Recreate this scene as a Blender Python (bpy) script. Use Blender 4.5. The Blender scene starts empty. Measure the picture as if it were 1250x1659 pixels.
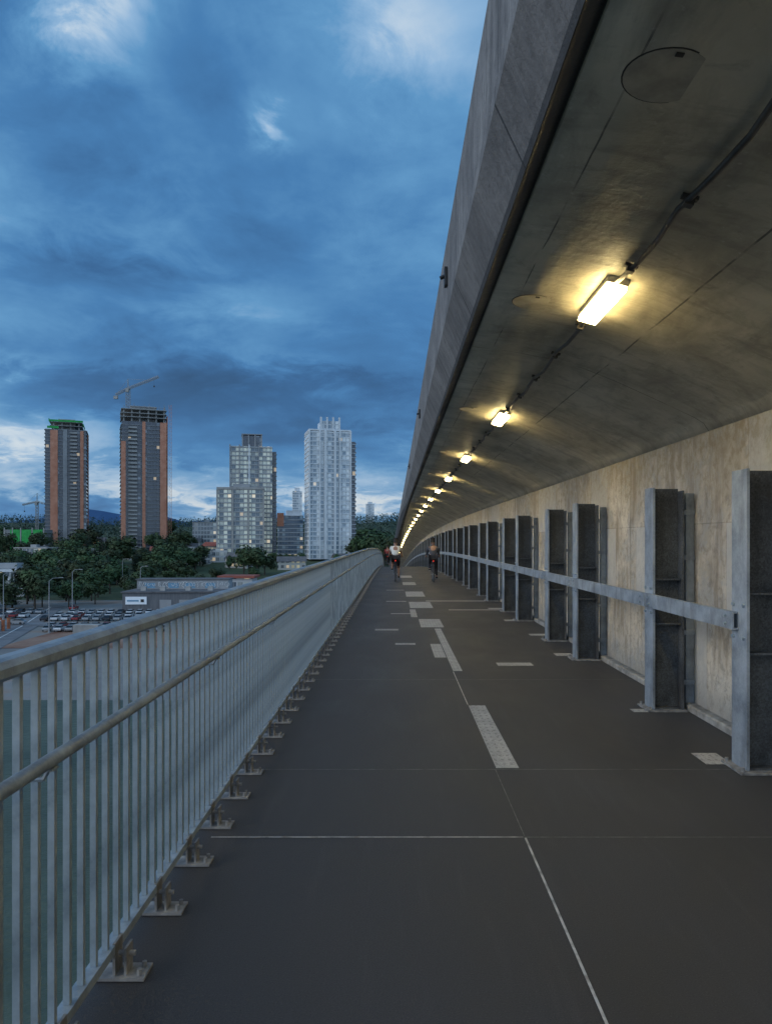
import bpy, math, random, bmesh
from mathutils import Vector, Matrix, Euler
random.seed(7)
S=bpy.context.scene
COL=S.collection

# ---------------------------------------------------------------- helpers
class MB:
    def __init__(s): s.v=[]; s.f=[]; s.m=[]
    def box(s,x0,x1,y0,y1,z0,z1,mi=0):
        b=len(s.v)
        s.v+=[(x0,y0,z0),(x1,y0,z0),(x1,y1,z0),(x0,y1,z0),(x0,y0,z1),(x1,y0,z1),(x1,y1,z1),(x0,y1,z1)]
        for q in ((0,3,2,1),(4,5,6,7),(0,1,5,4),(1,2,6,5),(2,3,7,6),(3,0,4,7)):
            s.f.append(tuple(b+i for i in q)); s.m.append(mi)
    def tube(s,p0,p1,r0,r1=None,n=8,mi=0,cap=True):
        if r1 is None: r1=r0
        p0=Vector(p0);p1=Vector(p1);d=(p1-p0)
        if d.length<1e-6: return
        d.normalize()
        u=d.orthogonal().normalized();w=d.cross(u)
        b=len(s.v)
        for p,r in ((p0,r0),(p1,r1)):
            for i in range(n):
                a=2*math.pi*i/n
                s.v.append(tuple(p+u*(r*math.cos(a))+w*(r*math.sin(a))))
        for i in range(n):
            j=(i+1)%n
            s.f.append((b+i,b+j,b+n+j,b+n+i)); s.m.append(mi)
        if cap:
            s.f.append(tuple(b+i for i in reversed(range(n)))); s.m.append(mi)
            s.f.append(tuple(b+n+i for i in range(n))); s.m.append(mi)
    def torus(s,c,R,r,axis='x',n=20,k=6,mi=0):
        b=len(s.v)
        for i in range(n):
            a=2*math.pi*i/n
            for j in range(k):
                t=2*math.pi*j/k
                rr=R+r*math.cos(t)
                s.v.append((c[0]+r*math.sin(t),c[1]+rr*math.cos(a),c[2]+rr*math.sin(a)))
        for i in range(n):
            for j in range(k):
                a0=b+i*k+j;a1=b+i*k+(j+1)%k;b0=b+((i+1)%n)*k+j;b1=b+((i+1)%n)*k+(j+1)%k
                s.f.append((a0,b0,b1,a1)); s.m.append(mi)
    def poly(s,pts,mi=0):
        b=len(s.v); s.v+=[tuple(p) for p in pts]; s.f.append(tuple(range(b,b+len(pts)))); s.m.append(mi)
    def mesh(s,name,mats,smooth=False):
        me=bpy.data.meshes.new(name); me.from_pydata(s.v,[],s.f)
        if not isinstance(mats,(list,tuple)): mats=[mats]
        for m in mats: me.materials.append(m)
        if len(mats)>1: me.polygons.foreach_set('material_index',s.m)
        if smooth: me.polygons.foreach_set('use_smooth',[True]*len(me.polygons))
        me.update(); return me
    def obj(s,name,mats,parent=None,loc=(0,0,0),smooth=False,bevel=0,rot=None):
        o=bpy.data.objects.new(name,s.mesh(name,mats,smooth)); COL.objects.link(o)
        o.location=loc
        if rot: o.rotation_euler=rot
        if parent: o.parent=parent
        if bevel:
            b=o.modifiers.new('bev','BEVEL'); b.width=bevel; b.segments=2; b.limit_method='ANGLE'
        return o
def place(name,me,parent=None,loc=(0,0,0),rot=(0,0,0),sc=(1,1,1)):
    o=bpy.data.objects.new(name,me); COL.objects.link(o); o.location=loc; o.rotation_euler=rot; o.scale=sc
    if parent: o.parent=parent
    return o
def thing(name,label,cat,loc=(0,0,0),rot=(0,0,0),group=None):
    e=bpy.data.objects.new(name,None); COL.objects.link(e); e.location=loc; e.rotation_euler=rot; e.empty_display_size=.2
    tag(e,label,cat,group); return e
def tag(o,label,cat,group=None,kind=None):
    o['label']=label; o['category']=cat
    if group: o['group']=group
    if kind: o['kind']=kind
    return o
def clone(root,loc,rot=None,sc=None):
    n=root.copy(); COL.objects.link(n); n.location=loc
    if rot is not None: n.rotation_euler=rot
    if sc is not None: n.scale=sc
    def rec(a,b):
        for c in a.children:
            k=c.copy(); COL.objects.link(k); k.parent=b; k.matrix_parent_inverse=c.matrix_parent_inverse.copy(); rec(c,k)
    rec(root,n); return n

# ---------------------------------------------------------------- node helper
class NT:
    def __init__(s,nt): s.t=nt; s.n=nt.nodes; s.l=nt.links
    def add(s,typ,**k):
        n=s.n.new(typ)
        for a,b in k.items(): setattr(n,a,b)
        return n
    def put(s,inp,v):
        if isinstance(v,bpy.types.NodeSocket): s.l.new(v,inp)
        else: inp.default_value=v
    def math(s,op,a,b=0,c=None,clamp=False):
        n=s.add('ShaderNodeMath',operation=op,use_clamp=clamp); s.put(n.inputs[0],a); s.put(n.inputs[1],b)
        if c is not None: s.put(n.inputs[2],c)
        return n.outputs[0]
    def noise(s,vec,scale,detail=4,rough=.55,dist=0):
        n=s.add('ShaderNodeTexNoise'); s.put(n.inputs['Vector'],vec); n.inputs['Scale'].default_value=scale
        n.inputs['Detail'].default_value=detail; n.inputs['Roughness'].default_value=rough; n.inputs['Distortion'].default_value=dist
        return n.outputs['Fac']
    def ramp(s,f,stops):
        n=s.add('ShaderNodeValToRGB'); s.put(n.inputs[0],f); e=n.color_ramp.elements
        while len(e)<len(stops): e.new(.5)
        for i,(p,c) in enumerate(stops):
            e[i].position=p; e[i].color=(c[0],c[1],c[2],1) if isinstance(c,(tuple,list)) else (c,c,c,1)
        return n.outputs[0]
    def mix(s,f,a,b,mode='MIX'):
        n=s.add('ShaderNodeMix',data_type='RGBA',blend_type=mode)
        s.put(n.inputs[0],f)
        for i,v in ((6,a),(7,b)):
            if isinstance(v,(tuple,list)): v=(v[0],v[1],v[2],1)
            s.put(n.inputs[i],v)
        return n.outputs[2]
    def mapping(s,vec,scale=(1,1,1),loc=(0,0,0)):
        n=s.add('ShaderNodeMapping'); s.put(n.inputs[0],vec); n.inputs['Scale'].default_value=scale; n.inputs['Location'].default_value=loc
        return n.outputs[0]
    def xyz(s,vec):
        n=s.add('ShaderNodeSeparateXYZ'); s.put(n.inputs[0],vec); return n.outputs
    def comb(s,x,y,z=0):
        n=s.add('ShaderNodeCombineXYZ'); s.put(n.inputs[0],x); s.put(n.inputs[1],y); s.put(n.inputs[2],z); return n.outputs[0]
    def line(s,c,period,off,width):
        a=s.math('SUBTRACT',c,off-period/2); m=s.math('FLOORED_MODULO',a,period); d=s.math('ABSOLUTE',s.math('SUBTRACT',m,period/2))
        return s.math('LESS_THAN',d,width/2)
    def at(s,c,pos,width):
        return s.math('LESS_THAN',s.math('ABSOLUTE',s.math('SUBTRACT',c,pos)),width/2)
def newmat(name):
    m=bpy.data.materials.new(name); m.use_nodes=True; t=NT(m.node_tree)
    b=[n for n in t.n if n.type=='BSDF_PRINCIPLED'][0]
    return m,t,b
def mottled(name,c1,c2,scale=3,rough=.8,metal=0,bump=.1,bscale=40,emit=None,es=0,stretch=(1,1,1),lo=.35,hi=.65):
    m,t,b=newmat(name)
    o=t.add('ShaderNodeTexCoord').outputs['Object']
    v=t.mapping(o,stretch)
    f=t.noise(v,scale,5,.6)
    c=t.ramp(f,[(lo,c1),(hi,c2)])
    t.l.new(c,b.inputs['Base Color'])
    b.inputs['Roughness'].default_value=rough; b.inputs['Metallic'].default_value=metal
    if bump:
        bn=t.add('ShaderNodeBump'); bn.inputs['Strength'].default_value=bump; bn.inputs['Distance'].default_value=.02
        t.l.new(t.noise(o,bscale,4,.6),bn.inputs['Height']); t.l.new(bn.outputs[0],b.inputs['Normal'])
    if emit:
        b.inputs['Emission Color'].default_value=(*emit,1); b.inputs['Emission Strength'].default_value=es
    return m

# ---------------------------------------------------------------- materials
def m_ceiling():
    m,t,b=newmat('soffit_concrete'); o=t.add('ShaderNodeTexCoord').outputs['Object']; x,y,z=t.xyz(o)
    n1=t.noise(o,.9,6,.62,.4); n2=t.noise(t.mapping(o,(1.5,.5,1)),2.6,6,.65,.3); n3=t.noise(o,22,4,.6); n4=t.noise(t.mapping(o,(.5,2.,1)),2.2,6,.68,.6); n5=t.noise(o,5.,6,.7,.5)
    c=t.ramp(n1,[(.28,(.31,.29,.23)),(.5,(.44,.415,.33)),(.72,(.56,.53,.43))])
    c=t.mix(t.ramp(n2,[(.47,0.),(.70,.65)]),c,(.17,.16,.13))
    c=t.mix(t.ramp(n4,[(.5,0.),(.66,.55)]),c,(.20,.185,.15))
    c=t.mix(t.ramp(n5,[(.55,0.),(.70,.5)]),c,(.15,.14,.115))
    c=t.mix(t.math('MULTIPLY',t.ramp(n3,[(.62,0.),(.72,1.)]),.35),c,(.6,.58,.5))
    wob=t.math('MULTIPLY',t.math('SUBTRACT',t.noise(o,1.3,3),.5),.03)
    xw=t.math('ADD',x,wob); yw=t.math('ADD',y,wob)
    L=t.math('MAXIMUM',t.math('MAXIMUM',t.at(xw,1.93,.012),t.at(xw,.93,.009)),t.line(yw,5.05,2.05,.012))
    L=t.math('MULTIPLY',L,t.ramp(t.noise(o,2.2,3),[(.42,0.),(.55,.8)]))
    c=t.mix(L,c,(.03,.03,.03))
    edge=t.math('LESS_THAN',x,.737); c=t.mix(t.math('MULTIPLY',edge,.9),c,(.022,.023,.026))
    t.l.new(c,b.inputs['Base Color']); t.l.new(t.ramp(n1,[(.3,.66),(.7,.42)]),b.inputs['Roughness'])
    bn=t.add('ShaderNodeBump'); bn.inputs['Strength'].default_value=.6; bn.inputs['Distance'].default_value=.035
    h=t.math('ADD',t.noise(o,2.5,6,.6),t.math('MULTIPLY',n3,.12)); t.l.new(h,bn.inputs['Height']); t.l.new(bn.outputs[0],b.inputs['Normal'])
    return m
def m_fascia():
    m,t,b=newmat('fascia_concrete'); o=t.add('ShaderNodeTexCoord').outputs['Object']; x,y,z=t.xyz(o)
    n1=t.noise(o,1.1,7,.7,.3); n2=t.noise(o,8,6,.72); n3=t.noise(t.mapping(o,(.6,4.,.7)),1.6,6,.7,.3); n4=t.noise(o,28,4,.7); n5=t.noise(t.mapping(o,(.5,7.,.6)),2.,4,.65)
    c=t.ramp(n1,[(.3,(.13,.127,.127)),(.5,(.205,.20,.20)),(.7,(.29,.285,.28))])
    c=t.mix(t.math('MULTIPLY',t.ramp(n3,[(.48,0.),(.64,1.)]),.5),c,(.08,.077,.075))
    c=t.mix(t.math('MULTIPLY',t.ramp(n5,[(.55,0.),(.70,1.)]),.3),c,(.34,.335,.33))
    c=t.mix(t.math('MULTIPLY',t.ramp(n2,[(.5,0.),(.66,1.)]),.5),c,(.09,.087,.085))
    c=t.mix(t.math('MULTIPLY',t.ramp(n4,[(.6,0.),(.7,1.)]),.3),c,(.36,.355,.35))
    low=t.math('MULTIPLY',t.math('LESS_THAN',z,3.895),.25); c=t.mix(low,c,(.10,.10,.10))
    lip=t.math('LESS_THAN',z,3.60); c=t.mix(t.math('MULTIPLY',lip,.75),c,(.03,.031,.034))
    L=t.math('MAXIMUM',t.line(y,2.525,1.2,.022),t.math('MULTIPLY',t.line(y,.6312,.2,.008),.3)); c=t.mix(t.math('MULTIPLY',L,.85),c,(.025,.025,.025))
    t.l.new(c,b.inputs['Base Color']); b.inputs['Roughness'].default_value=.85
    bn=t.add('ShaderNodeBump'); bn.inputs['Strength'].default_value=.6; bn.inputs['Distance'].default_value=.03
    t.l.new(n2,bn.inputs['Height']); t.l.new(bn.outputs[0],b.inputs['Normal'])
    return m
def m_wall():
    m,t,b=newmat('wall_concrete'); o=t.add('ShaderNodeTexCoord').outputs['Object']; x,y,z=t.xyz(o)
    n1=t.noise(o,1.1,7,.72,.4); n2=t.noise(t.mapping(o,(1,3.,.5)),1.8,6,.68); n3=t.noise(o,9,6,.7); n4=t.noise(o,2.6,6,.72,.8)
    c=t.ramp(n1,[(.32,(.34,.30,.23)),(.5,(.54,.49,.40)),(.66,(.68,.635,.54))])
    c=t.mix(t.ramp(n4,[(.48,0.),(.60,.7)]),c,(.36,.37,.36))
    c=t.mix(t.math('MULTIPLY',t.ramp(n2,[(.5,0.),(.64,1.)]),.65),c,(.22,.17,.115))
    c=t.mix(t.math('MULTIPLY',t.ramp(n3,[(.5,0.),(.64,1.)]),.6),c,(.22,.19,.15))
    br=t.add('ShaderNodeTexBrick'); t.put(br.inputs['Vector'],t.comb(y,z)); br.inputs['Scale'].default_value=1
    br.inputs['Brick Width'].default_value=.84; br.inputs['Row Height'].default_value=.93; br.inputs['Mortar Size'].default_value=.005
    br.inputs['Color1'].default_value=(0,0,0,1); br.inputs['Color2'].default_value=(1,1,1,1); br.inputs['Mortar'].default_value=(.5,.5,.5,1)
    pr=t.ramp(br.outputs['Color'],[(.70,0.),(.72,1.)])
    pr=t.math('MULTIPLY',pr,t.ramp(n3,[(.3,.6),(.5,.95)]))
    c=t.mix(t.math('MULTIPLY',pr,.75),c,(.50,.51,.49))
    c=t.mix(t.math('MULTIPLY',br.outputs['Fac'],t.ramp(n4,[(.4,.1),(.55,.5)])),c,(.14,.13,.11))
    L=t.line(y,5.05,4.4,.014); c=t.mix(t.math('MULTIPLY',L,.8),c,(.04,.04,.04))
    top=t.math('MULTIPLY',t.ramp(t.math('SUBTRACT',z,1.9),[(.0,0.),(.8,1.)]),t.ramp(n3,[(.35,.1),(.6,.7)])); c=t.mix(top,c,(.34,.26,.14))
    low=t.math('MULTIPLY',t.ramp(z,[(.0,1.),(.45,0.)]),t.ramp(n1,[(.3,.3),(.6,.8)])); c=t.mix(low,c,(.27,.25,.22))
    t.l.new(c,b.inputs['Base Color']); b.inputs['Roughness'].default_value=.8
    bn=t.add('ShaderNodeBump'); bn.inputs['Strength'].default_value=.7; bn.inputs['Distance'].default_value=.03
    t.l.new(t.math('ADD',n3,t.math('MULTIPLY',n1,1.5)),bn.inputs['Height']); t.l.new(bn.outputs[0],b.inputs['Normal'])
    return m
def m_deck():
    m,t,b=newmat('deck_asphalt'); o=t.add('ShaderNodeTexCoord').outputs['Object']; x,y,z=t.xyz(o)
    n1=t.noise(t.mapping(o,(1,.5,1)),1.2,6,.6,.3); n2=t.noise(o,150,3,.7); n3=t.noise(t.mapping(o,(5,.4,1)),2.2,4,.6)
    c=t.ramp(n1,[(.3,(.038,.038,.041)),(.55,(.050,.050,.054)),(.75,(.066,.066,.070))])
    c=t.mix(t.math('MULTIPLY',t.ramp(n3,[(.55,0.),(.72,1.)]),.25),c,(.085,.085,.09))
    c=t.mix(t.math('MULTIPLY',t.ramp(n2,[(.35,1.),(.5,0.)]),.6),c,(.020,.020,.022))
    c=t.mix(t.math('MULTIPLY',t.ramp(n2,[(.6,0.),(.7,1.)]),.4),c,(.16,.16,.165))
    t.l.new(c,b.inputs['Base Color']); t.l.new(t.ramp(n1,[(.3,.56),(.7,.74)]),b.inputs['Roughness'])
    bn=t.add('ShaderNodeBump'); bn.inputs['Strength'].default_value=.5; bn.inputs['Distance'].default_value=.006
    t.l.new(n2,bn.inputs['Height']); t.l.new(bn.outputs[0],b.inputs['Normal'])
    return m
def m_mark():
    m,t,b=newmat('worn_marking'); o=t.add('ShaderNodeTexCoord').outputs['Object']
    n=t.noise(o,60,4,.7); n2=t.noise(o,6,4,.6)
    x,y,z=t.xyz(o); st=t.math('MULTIPLY',t.line(x,.055,0,.02),t.line(y,.11,0,.04))
    c=t.ramp(n,[(.36,(.18,.175,.165)),(.47,(.46,.45,.43))]); c=t.mix(t.ramp(n2,[(.4,.0),(.7,.5)]),c,(.22,.215,.205))
    c=t.mix(t.math('MULTIPLY',st,.5),c,(.16,.155,.15))
    t.l.new(c,b.inputs['Base Color']); b.inputs['Roughness'].default_value=.8
    return m
def m_galv(name,c1,c2,rough=.42,metal=.7,scale=14,rust=.6,dirt=(.10,.11,.12)):
    m,t,b=newmat(name); o=t.add('ShaderNodeTexCoord').outputs['Object']
    v=t.add('ShaderNodeTexVoronoi'); t.put(v.inputs['Vector'],o); v.inputs['Scale'].default_value=90
    n=t.noise(o,scale,5,.65); nn=t.noise(t.mapping(o,(1,1,.25)),5,4,.6)
    c=t.mix(t.ramp(n,[(.35,0.),(.65,1.)]),c1,c2); c=t.mix(t.math('MULTIPLY',v.outputs['Color'],.14),c,(.58,.68,.76))
    c=t.mix(t.ramp(nn,[(.5,0.),(.75,rust)]),c,dirt)
    t.l.new(c,b.inputs['Base Color']); t.l.new(t.ramp(n,[(.3,rough-.08),(.7,rough+.15)]),b.inputs['Roughness']); b.inputs['Metallic'].default_value=metal
    return m
def m_facade(name,frame,dark,lit,brightfrac,cw,ch,fw=.16,fh=.2,brightstr=.35,vary=.5,rough=.12,warm=.04):
    m,t,b=newmat(name); o=t.add('ShaderNodeTexCoord').outputs['Object']; x,y,z=t.xyz(o)
    h=t.math('ADD',x,y); hu=t.math('DIVIDE',h,cw); zu=t.math('DIVIDE',z,ch)
    ci=t.math('FLOOR',hu); ri=t.math('FLOOR',zu); fx=t.math('FRACT',hu); fz=t.math('FRACT',zu)
    wn=t.add('ShaderNodeTexWhiteNoise',noise_dimensions='2D'); t.put(wn.inputs['Vector'],t.comb(ci,ri)); r=wn.outputs['Value']
    wn2=t.add('ShaderNodeTexWhiteNoise',noise_dimensions='2D'); t.put(wn2.inputs['Vector'],t.comb(t.math('ADD',ci,31.5),0)); r2=wn2.outputs['Value']
    wn3=t.add('ShaderNodeTexWhiteNoise',noise_dimensions='2D'); t.put(wn3.inputs['Vector'],t.comb(t.math('ADD',ci,77.5),ri)); r3=wn3.outputs['Value']
    rr=t.math('ADD',t.math('MULTIPLY',r,.45),t.math('MULTIPLY',r2,.55))
    fr=t.math('MAXIMUM',t.math('LESS_THAN',fx,fw),t.math('LESS_THAN',fz,fh))
    mul=t.math('LESS_THAN',t.math('ABSOLUTE',t.math('SUBTRACT',fx,.5+fw/2)),.03)
    a=brightfrac*.85+.05
    isbright=t.math('DIVIDE',t.math('SUBTRACT',a+.12,rr),.24,clamp=True)  # bright panes: pale reflection put into glass colour and glow, besides lit rooms
    dv=t.mix(t.math('MULTIPLY',r,vary),dark,tuple(min(1,k*2.6+.02) for k in dark))
    glass=t.mix(isbright,dv,lit)
    glass=t.mix(t.math('MULTIPLY',mul,.7),glass,frame)
    c=t.mix(fr,glass,frame)
    c=t.mix(t.math('MULTIPLY',t.noise(o,.15,4,.6),.25),c,tuple(k*.5 for k in frame))
    t.l.new(c,b.inputs['Base Color'])
    t.l.new(t.math('ADD',t.math('MULTIPLY',fr,.6),rough),b.inputs['Roughness'])
    notfr=t.math('SUBTRACT',1,fr); b.inputs['Specular IOR Level'].default_value=.9
    isw=t.math('LESS_THAN',r3,warm)
    e=t.math('MULTIPLY',t.math('MULTIPLY',isbright,notfr),t.math('MULTIPLY',brightstr,t.math('ADD',.3,t.math('MULTIPLY',wn.outputs['Value'],1.2))))
    e=t.math('ADD',e,t.math('MULTIPLY',t.math('MULTIPLY',isw,notfr),.35))
    t.l.new(e,b.inputs['Emission Strength']); t.l.new(t.mix(isw,lit,(1,.8,.5)),b.inputs['Emission Color'])
    return m
def m_leaf(name,c1,c2):
    m,t,b=newmat(name); g=t.add('ShaderNodeTexCoord').outputs['Object']; oi=t.add('ShaderNodeObjectInfo')
    n=t.noise(g,.55 if 'far' not in name else .03,3,.6); c=t.ramp(n,[(.3,c1),(.7,c2)])
    hs=t.add('ShaderNodeHueSaturation'); t.put(hs.inputs['Color'],c); t.put(hs.inputs['Value'],t.math('ADD',.6,t.math('MULTIPLY',oi.outputs['Random'],.8)))
    t.put(hs.inputs['Hue'],t.math('ADD',.47,t.math('MULTIPLY',oi.outputs['Random'],.05)))
    t.l.new(hs.outputs[0],b.inputs['Base Color']); b.inputs['Roughness'].default_value=.8
    return m

M_CEIL=m_ceiling(); M_FASC=m_fascia(); M_WALL=m_wall(); M_DECK=m_deck(); M_MARK=m_mark()
M_GALV=m_galv('galvanised_steel',(.20,.25,.30),(.38,.46,.52),metal=.2,scale=9,rust=.4)
M_BAL=m_galv('galvanised_baluster',(.17,.22,.26),(.40,.49,.56),metal=.2,scale=3,rust=.6,dirt=(.08,.095,.11))
M_RAIL=m_galv('weathered_top_rail',(.13,.165,.205),(.27,.335,.395),rough=.45,metal=.1,scale=6,rust=.4)
M_POST=m_galv('weathered_post_steel',(.16,.19,.225),(.40,.455,.515),rough=.5,metal=.2,scale=3.,rust=.8,dirt=(.09,.09,.09))
M_POSTD=m_galv('shaded_web_steel',(.025,.027,.03),(.09,.095,.10),rough=.6,metal=.2,scale=3.5,rust=.8,dirt=(.04,.037,.035))  # steel darkened in its colour for the shade on web and rear flange
M_PAD=mottled('concrete_pad',(.2,.19,.17),(.38,.37,.34),8,.9)
M_DARK=mottled('dark_metal',(.02,.02,.02),(.05,.05,.05),5,.5,.4)
M_BLACK=mottled('black_rubber',(.012,.012,.012),(.03,.03,.03),9,.7)
M_PIPE=mottled('conduit_metal',(.045,.043,.04),(.10,.095,.085),5,.4,.4,bump=.05)
M_HOUS=mottled('lamp_housing',(.45,.43,.38),(.6,.57,.5),5,.5,.1)
M_COVER=mottled('cover_metal',(.26,.25,.21),(.42,.40,.34),6,.7)
def m_lamp():
    m,t,b=newmat('lamp_diffuser'); o=t.add('ShaderNodeTexCoord').outputs['Object']
    b.inputs['Base Color'].default_value=(.9,.85,.7,1); b.inputs['Emission Color'].default_value=(1,.76,.33,1)
    t.l.new(t.math('ADD',50.,t.math('MULTIPLY',t.noise(o,6,2),10.)),b.inputs['Emission Strength'])
    return m
M_LAMP=m_lamp()

# ---------------------------------------------------------------- walkway alignment
def off(Y):
    d=max(0,Y-25); e=max(0,Y-20)
    return -0.00008*e*e, -0.0004*d*d
def ysteps(a,b,s=1.5):
    n=int(math.ceil((b-a)/s)); return [a+(b-a)*i/n for i in range(n+1)]
def sweep(name,prof,mat,y0=-8,y1=170,closed=True,parent=None,smooth=False,step=1.5):
    mb=MB(); ys=ysteps(y0,y1,step); n=len(prof)
    for Y in ys:
        dx,dz=off(Y)
        for (x,z) in prof: mb.v.append((x+dx,Y,z+dz))
    for i in range(len(ys)-1):
        for j in range(n if closed else n-1):
            k=(j+1)%n
            mb.f.append((i*n+j,i*n+k,(i+1)*n+k,(i+1)*n+j)); mb.m.append(0)
    if closed:
        mb.f.append(tuple(reversed(range(n)))); mb.m.append(0)
        mb.f.append(tuple((len(ys)-1)*n+j for j in range(n))); mb.m.append(0)
    o=mb.obj(name,mat,parent,smooth=smooth)
    bm=bmesh.new(); bm.from_mesh(o.data); bmesh.ops.recalc_face_normals(bm,faces=bm.faces); bm.to_mesh(o.data); bm.free()
    return o
def ring(cx,cz,rx,rz,n=12): return [(cx+rx*math.cos(2*math.pi*i/n),cz+rz*math.sin(2*math.pi*i/n)) for i in range(n)]
def on(x,Y,z=0):
    dx,dz=off(Y); return (x+dx,Y,z+dz)

dk=sweep('walkway',[(-1.22,0),(2.995,0),(2.995,-.45),(-1.0,-.45),(-1.22,-.3)],M_DECK); dk['kind']='structure'; dk['label']='dark asphalt walkway deck on a bridge'

br=thing('elevated_bridge','long concrete bridge girder with cantilevered slab above the walkway','bridge')
sof=[(.66,3.57),(.735,3.585),(.74,3.555),(1.1,3.51),(1.48,3.44),(1.8,3.345),(2.1,3.225),(2.4,3.09),(2.65,2.975),(2.86,2.875),(2.95,2.82),(3.0,2.745)]
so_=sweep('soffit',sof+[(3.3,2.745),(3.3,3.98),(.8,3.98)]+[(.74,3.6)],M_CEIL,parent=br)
for p in so_.data.polygons:
    if p.normal.z<-.1 and p.center.x>.9: p.use_smooth=True
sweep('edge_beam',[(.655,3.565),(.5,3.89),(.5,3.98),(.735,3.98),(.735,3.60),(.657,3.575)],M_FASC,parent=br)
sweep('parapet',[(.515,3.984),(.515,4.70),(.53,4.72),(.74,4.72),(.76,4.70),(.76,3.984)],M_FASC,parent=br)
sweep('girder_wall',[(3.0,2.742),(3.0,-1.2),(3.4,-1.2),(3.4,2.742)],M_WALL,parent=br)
sweep('wall_ledge',[(2.9,.004),(2.9,.055),(2.915,.07),(2.998,.07),(2.998,.004)],M_PAD,parent=br)
for Y in (7.3,15.2,26.):
    mb=MB(); mb.box(-.03,.0,-.05,.05,-.1,.08); mb.tube((-.03,0,0),(-.07,0,-.02),.02); mb.obj('drain_spout',M_DARK,br,loc=(.512,Y,4.3),bevel=.004)

def mark(x0,x1,y0,y1,name='painted_marking',mat=None,z=.004):
    mb=MB(); ys=ysteps(y0,y1,1.5)
    for Y in ys:
        dx,dz=off(Y); mb.v+=[(x0+dx,Y,z+dz),(x1+dx,Y,z+dz)]
    for i in range(len(ys)-1): mb.f.append((2*i,2*i+1,2*i+3,2*i+2)); mb.m.append(0)
    o=mb.obj(name,mat or M_MARK); o['kind']='structure'; o['label']='worn pale marking on the dark deck'; return o
M_LINE=mottled('pale_joint_sealant',(.30,.285,.27),(.58,.565,.54),12,.8,lo=.35,hi=.55)
M_LINED=mottled('dull_joint_sealant',(.10,.098,.095),(.26,.255,.25),12,.8)
mark(.735,.747,-1,4.22,'joint_line',M_LINE); mark(-1.05,.73,4.225,4.236,'joint_line',M_LINE); mark(.735,2.9,4.226,4.233,'joint_line',M_LINED)
mark(-1.05,2.9,5.475,5.483,'joint_line',M_LINED); mark(.737,.742,4.245,5.47,'joint_line',M_LINED)
mark(.742,.752,7.62,9.55,'joint_line',M_LINE); mark(-1.05,2.9,9.0,9.012,'joint_line',M_LINED); mark(-1.05,2.9,14.1,14.12,'joint_line',M_LINED)
for q in [(.75,.92,5.51,7.6),(.75,.87,9.6,14.2),(.57,.735,10.7,12.1),(.5,.95,14.4,15.9),(.37,.95,18.5,20.3),(.33,.9,22.2,24.4),(.3,.8,28,30),(.25,.8,34,36.5),
          (.85,2.8,20.5,20.75),(1.3,2.6,17.9,18.1),(-.38,.06,13.9,14.15),(0.,.33,12.0,12.2),(-.25,.3,20.4,20.6),(1.39,1.87,10.0,10.25),(2.4,2.8,13.15,13.4),
          (2.36,2.62,10.85,11.1),(2.35,2.86,7.30,7.44),(2.35,2.55,5.6,5.9),(-.3,.3,25,25.2),(-.1,.5,17,17.15),(2.3,2.7,15.5,15.8),(2.3,2.7,18.2,18.5),(.35,.49,16.3,18.1)]:
    mark(*q)

# ---------------------------------------------------------------- railing
rl=thing('railing','galvanised steel railing with square balusters along the walkway edge','railing')
tp=[(-1.155,1.325),(-1.155,1.35),(-1.14,1.367),(-1.12,1.372),(-1.09,1.372),(-1.07,1.367),(-1.055,1.35),(-1.055,1.325),(-1.07,1.312),(-1.14,1.312)]
sweep('top_rail',tp,M_RAIL,y0=-1,parent=rl,smooth=False)
sweep('handrail',ring(-1.0,1.06,.021,.021,12),M_RAIL,y0=-1,parent=rl,smooth=True)
sweep('bottom_rail',[(-1.13,.10),(-1.13,.135),(-1.08,.135),(-1.08,.10)],M_GALV,y0=-1,parent=rl)
hx,hy=.011,.010
mb=MB(); mb.box(-hx,hx,-hy,hy,.1355,1.31)
bm_=mb.mesh('baluster',M_BAL)
Y=1.62; k=0; far=MB()
while Y<165:
    p=on(-1.105,Y)
    if k<100: place('baluster',bm_,rl,p)
    else: far.box(p[0]-hx,p[0]+hx,p[1]-hy,p[1]+hy,p[2]+.1355,p[2]+1.31)
    Y+=.11; k+=1
fo=far.obj('baluster_run',M_BAL,rl); fo['kind']='stuff'
def bracket_geo(mb,ox=0,oy=0,oz=0):
    mb.box(ox-.10,ox+.095,oy-.055,oy+.055,oz+.004,oz+.015)
    mb.box(ox-.03,ox-.02,oy-.04,oy+.04,oz+.015,oz+.14); mb.box(ox+.012,ox+.022,oy-.035,oy+.035,oz+.015,oz+.12)
    mb.tube((ox-.05,oy,oz+.085),(ox+.045,oy,oz+.085),.011,n=6)
    mb.tube((ox+.07,oy-.03,oz+.015),(ox+.07,oy-.03,oz+.04),.010,n=6); mb.tube((ox+.07,oy+.03,oz+.015),(ox+.07,oy+.03,oz+.035),.010,n=6)
M_BRK=mottled('bracket_steel',(.15,.15,.15),(.36,.36,.355),12,.6,.2)
mb=MB(); bracket_geo(mb); bk=mb.mesh('base_bracket',M_BRK)
Y=2.4;k=0;far=MB()
while Y<160:
    p=on(-1.06,Y)
    if k<100: place('base_bracket',bk,rl,p)
    else: bracket_geo(far,*p)
    Y+=.5;k+=1
fo=far.obj('base_bracket_run',M_BRK,rl); fo['kind']='stuff'
mb=MB(); mb.tube((-.1,0,-.06),(-.02,0,-.055),.007,n=6); mb.tube((-.02,0,-.055),(0,0,-.02),.007,n=6); mb.box(-.022,.016,-.02,.02,-.027,-.02)
hbk=mb.mesh('handrail_bracket',M_RAIL)
Y=2.15
while Y<60: place('handrail_bracket',hbk,rl,on(-1.0,Y,1.06)); Y+=2.0

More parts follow.
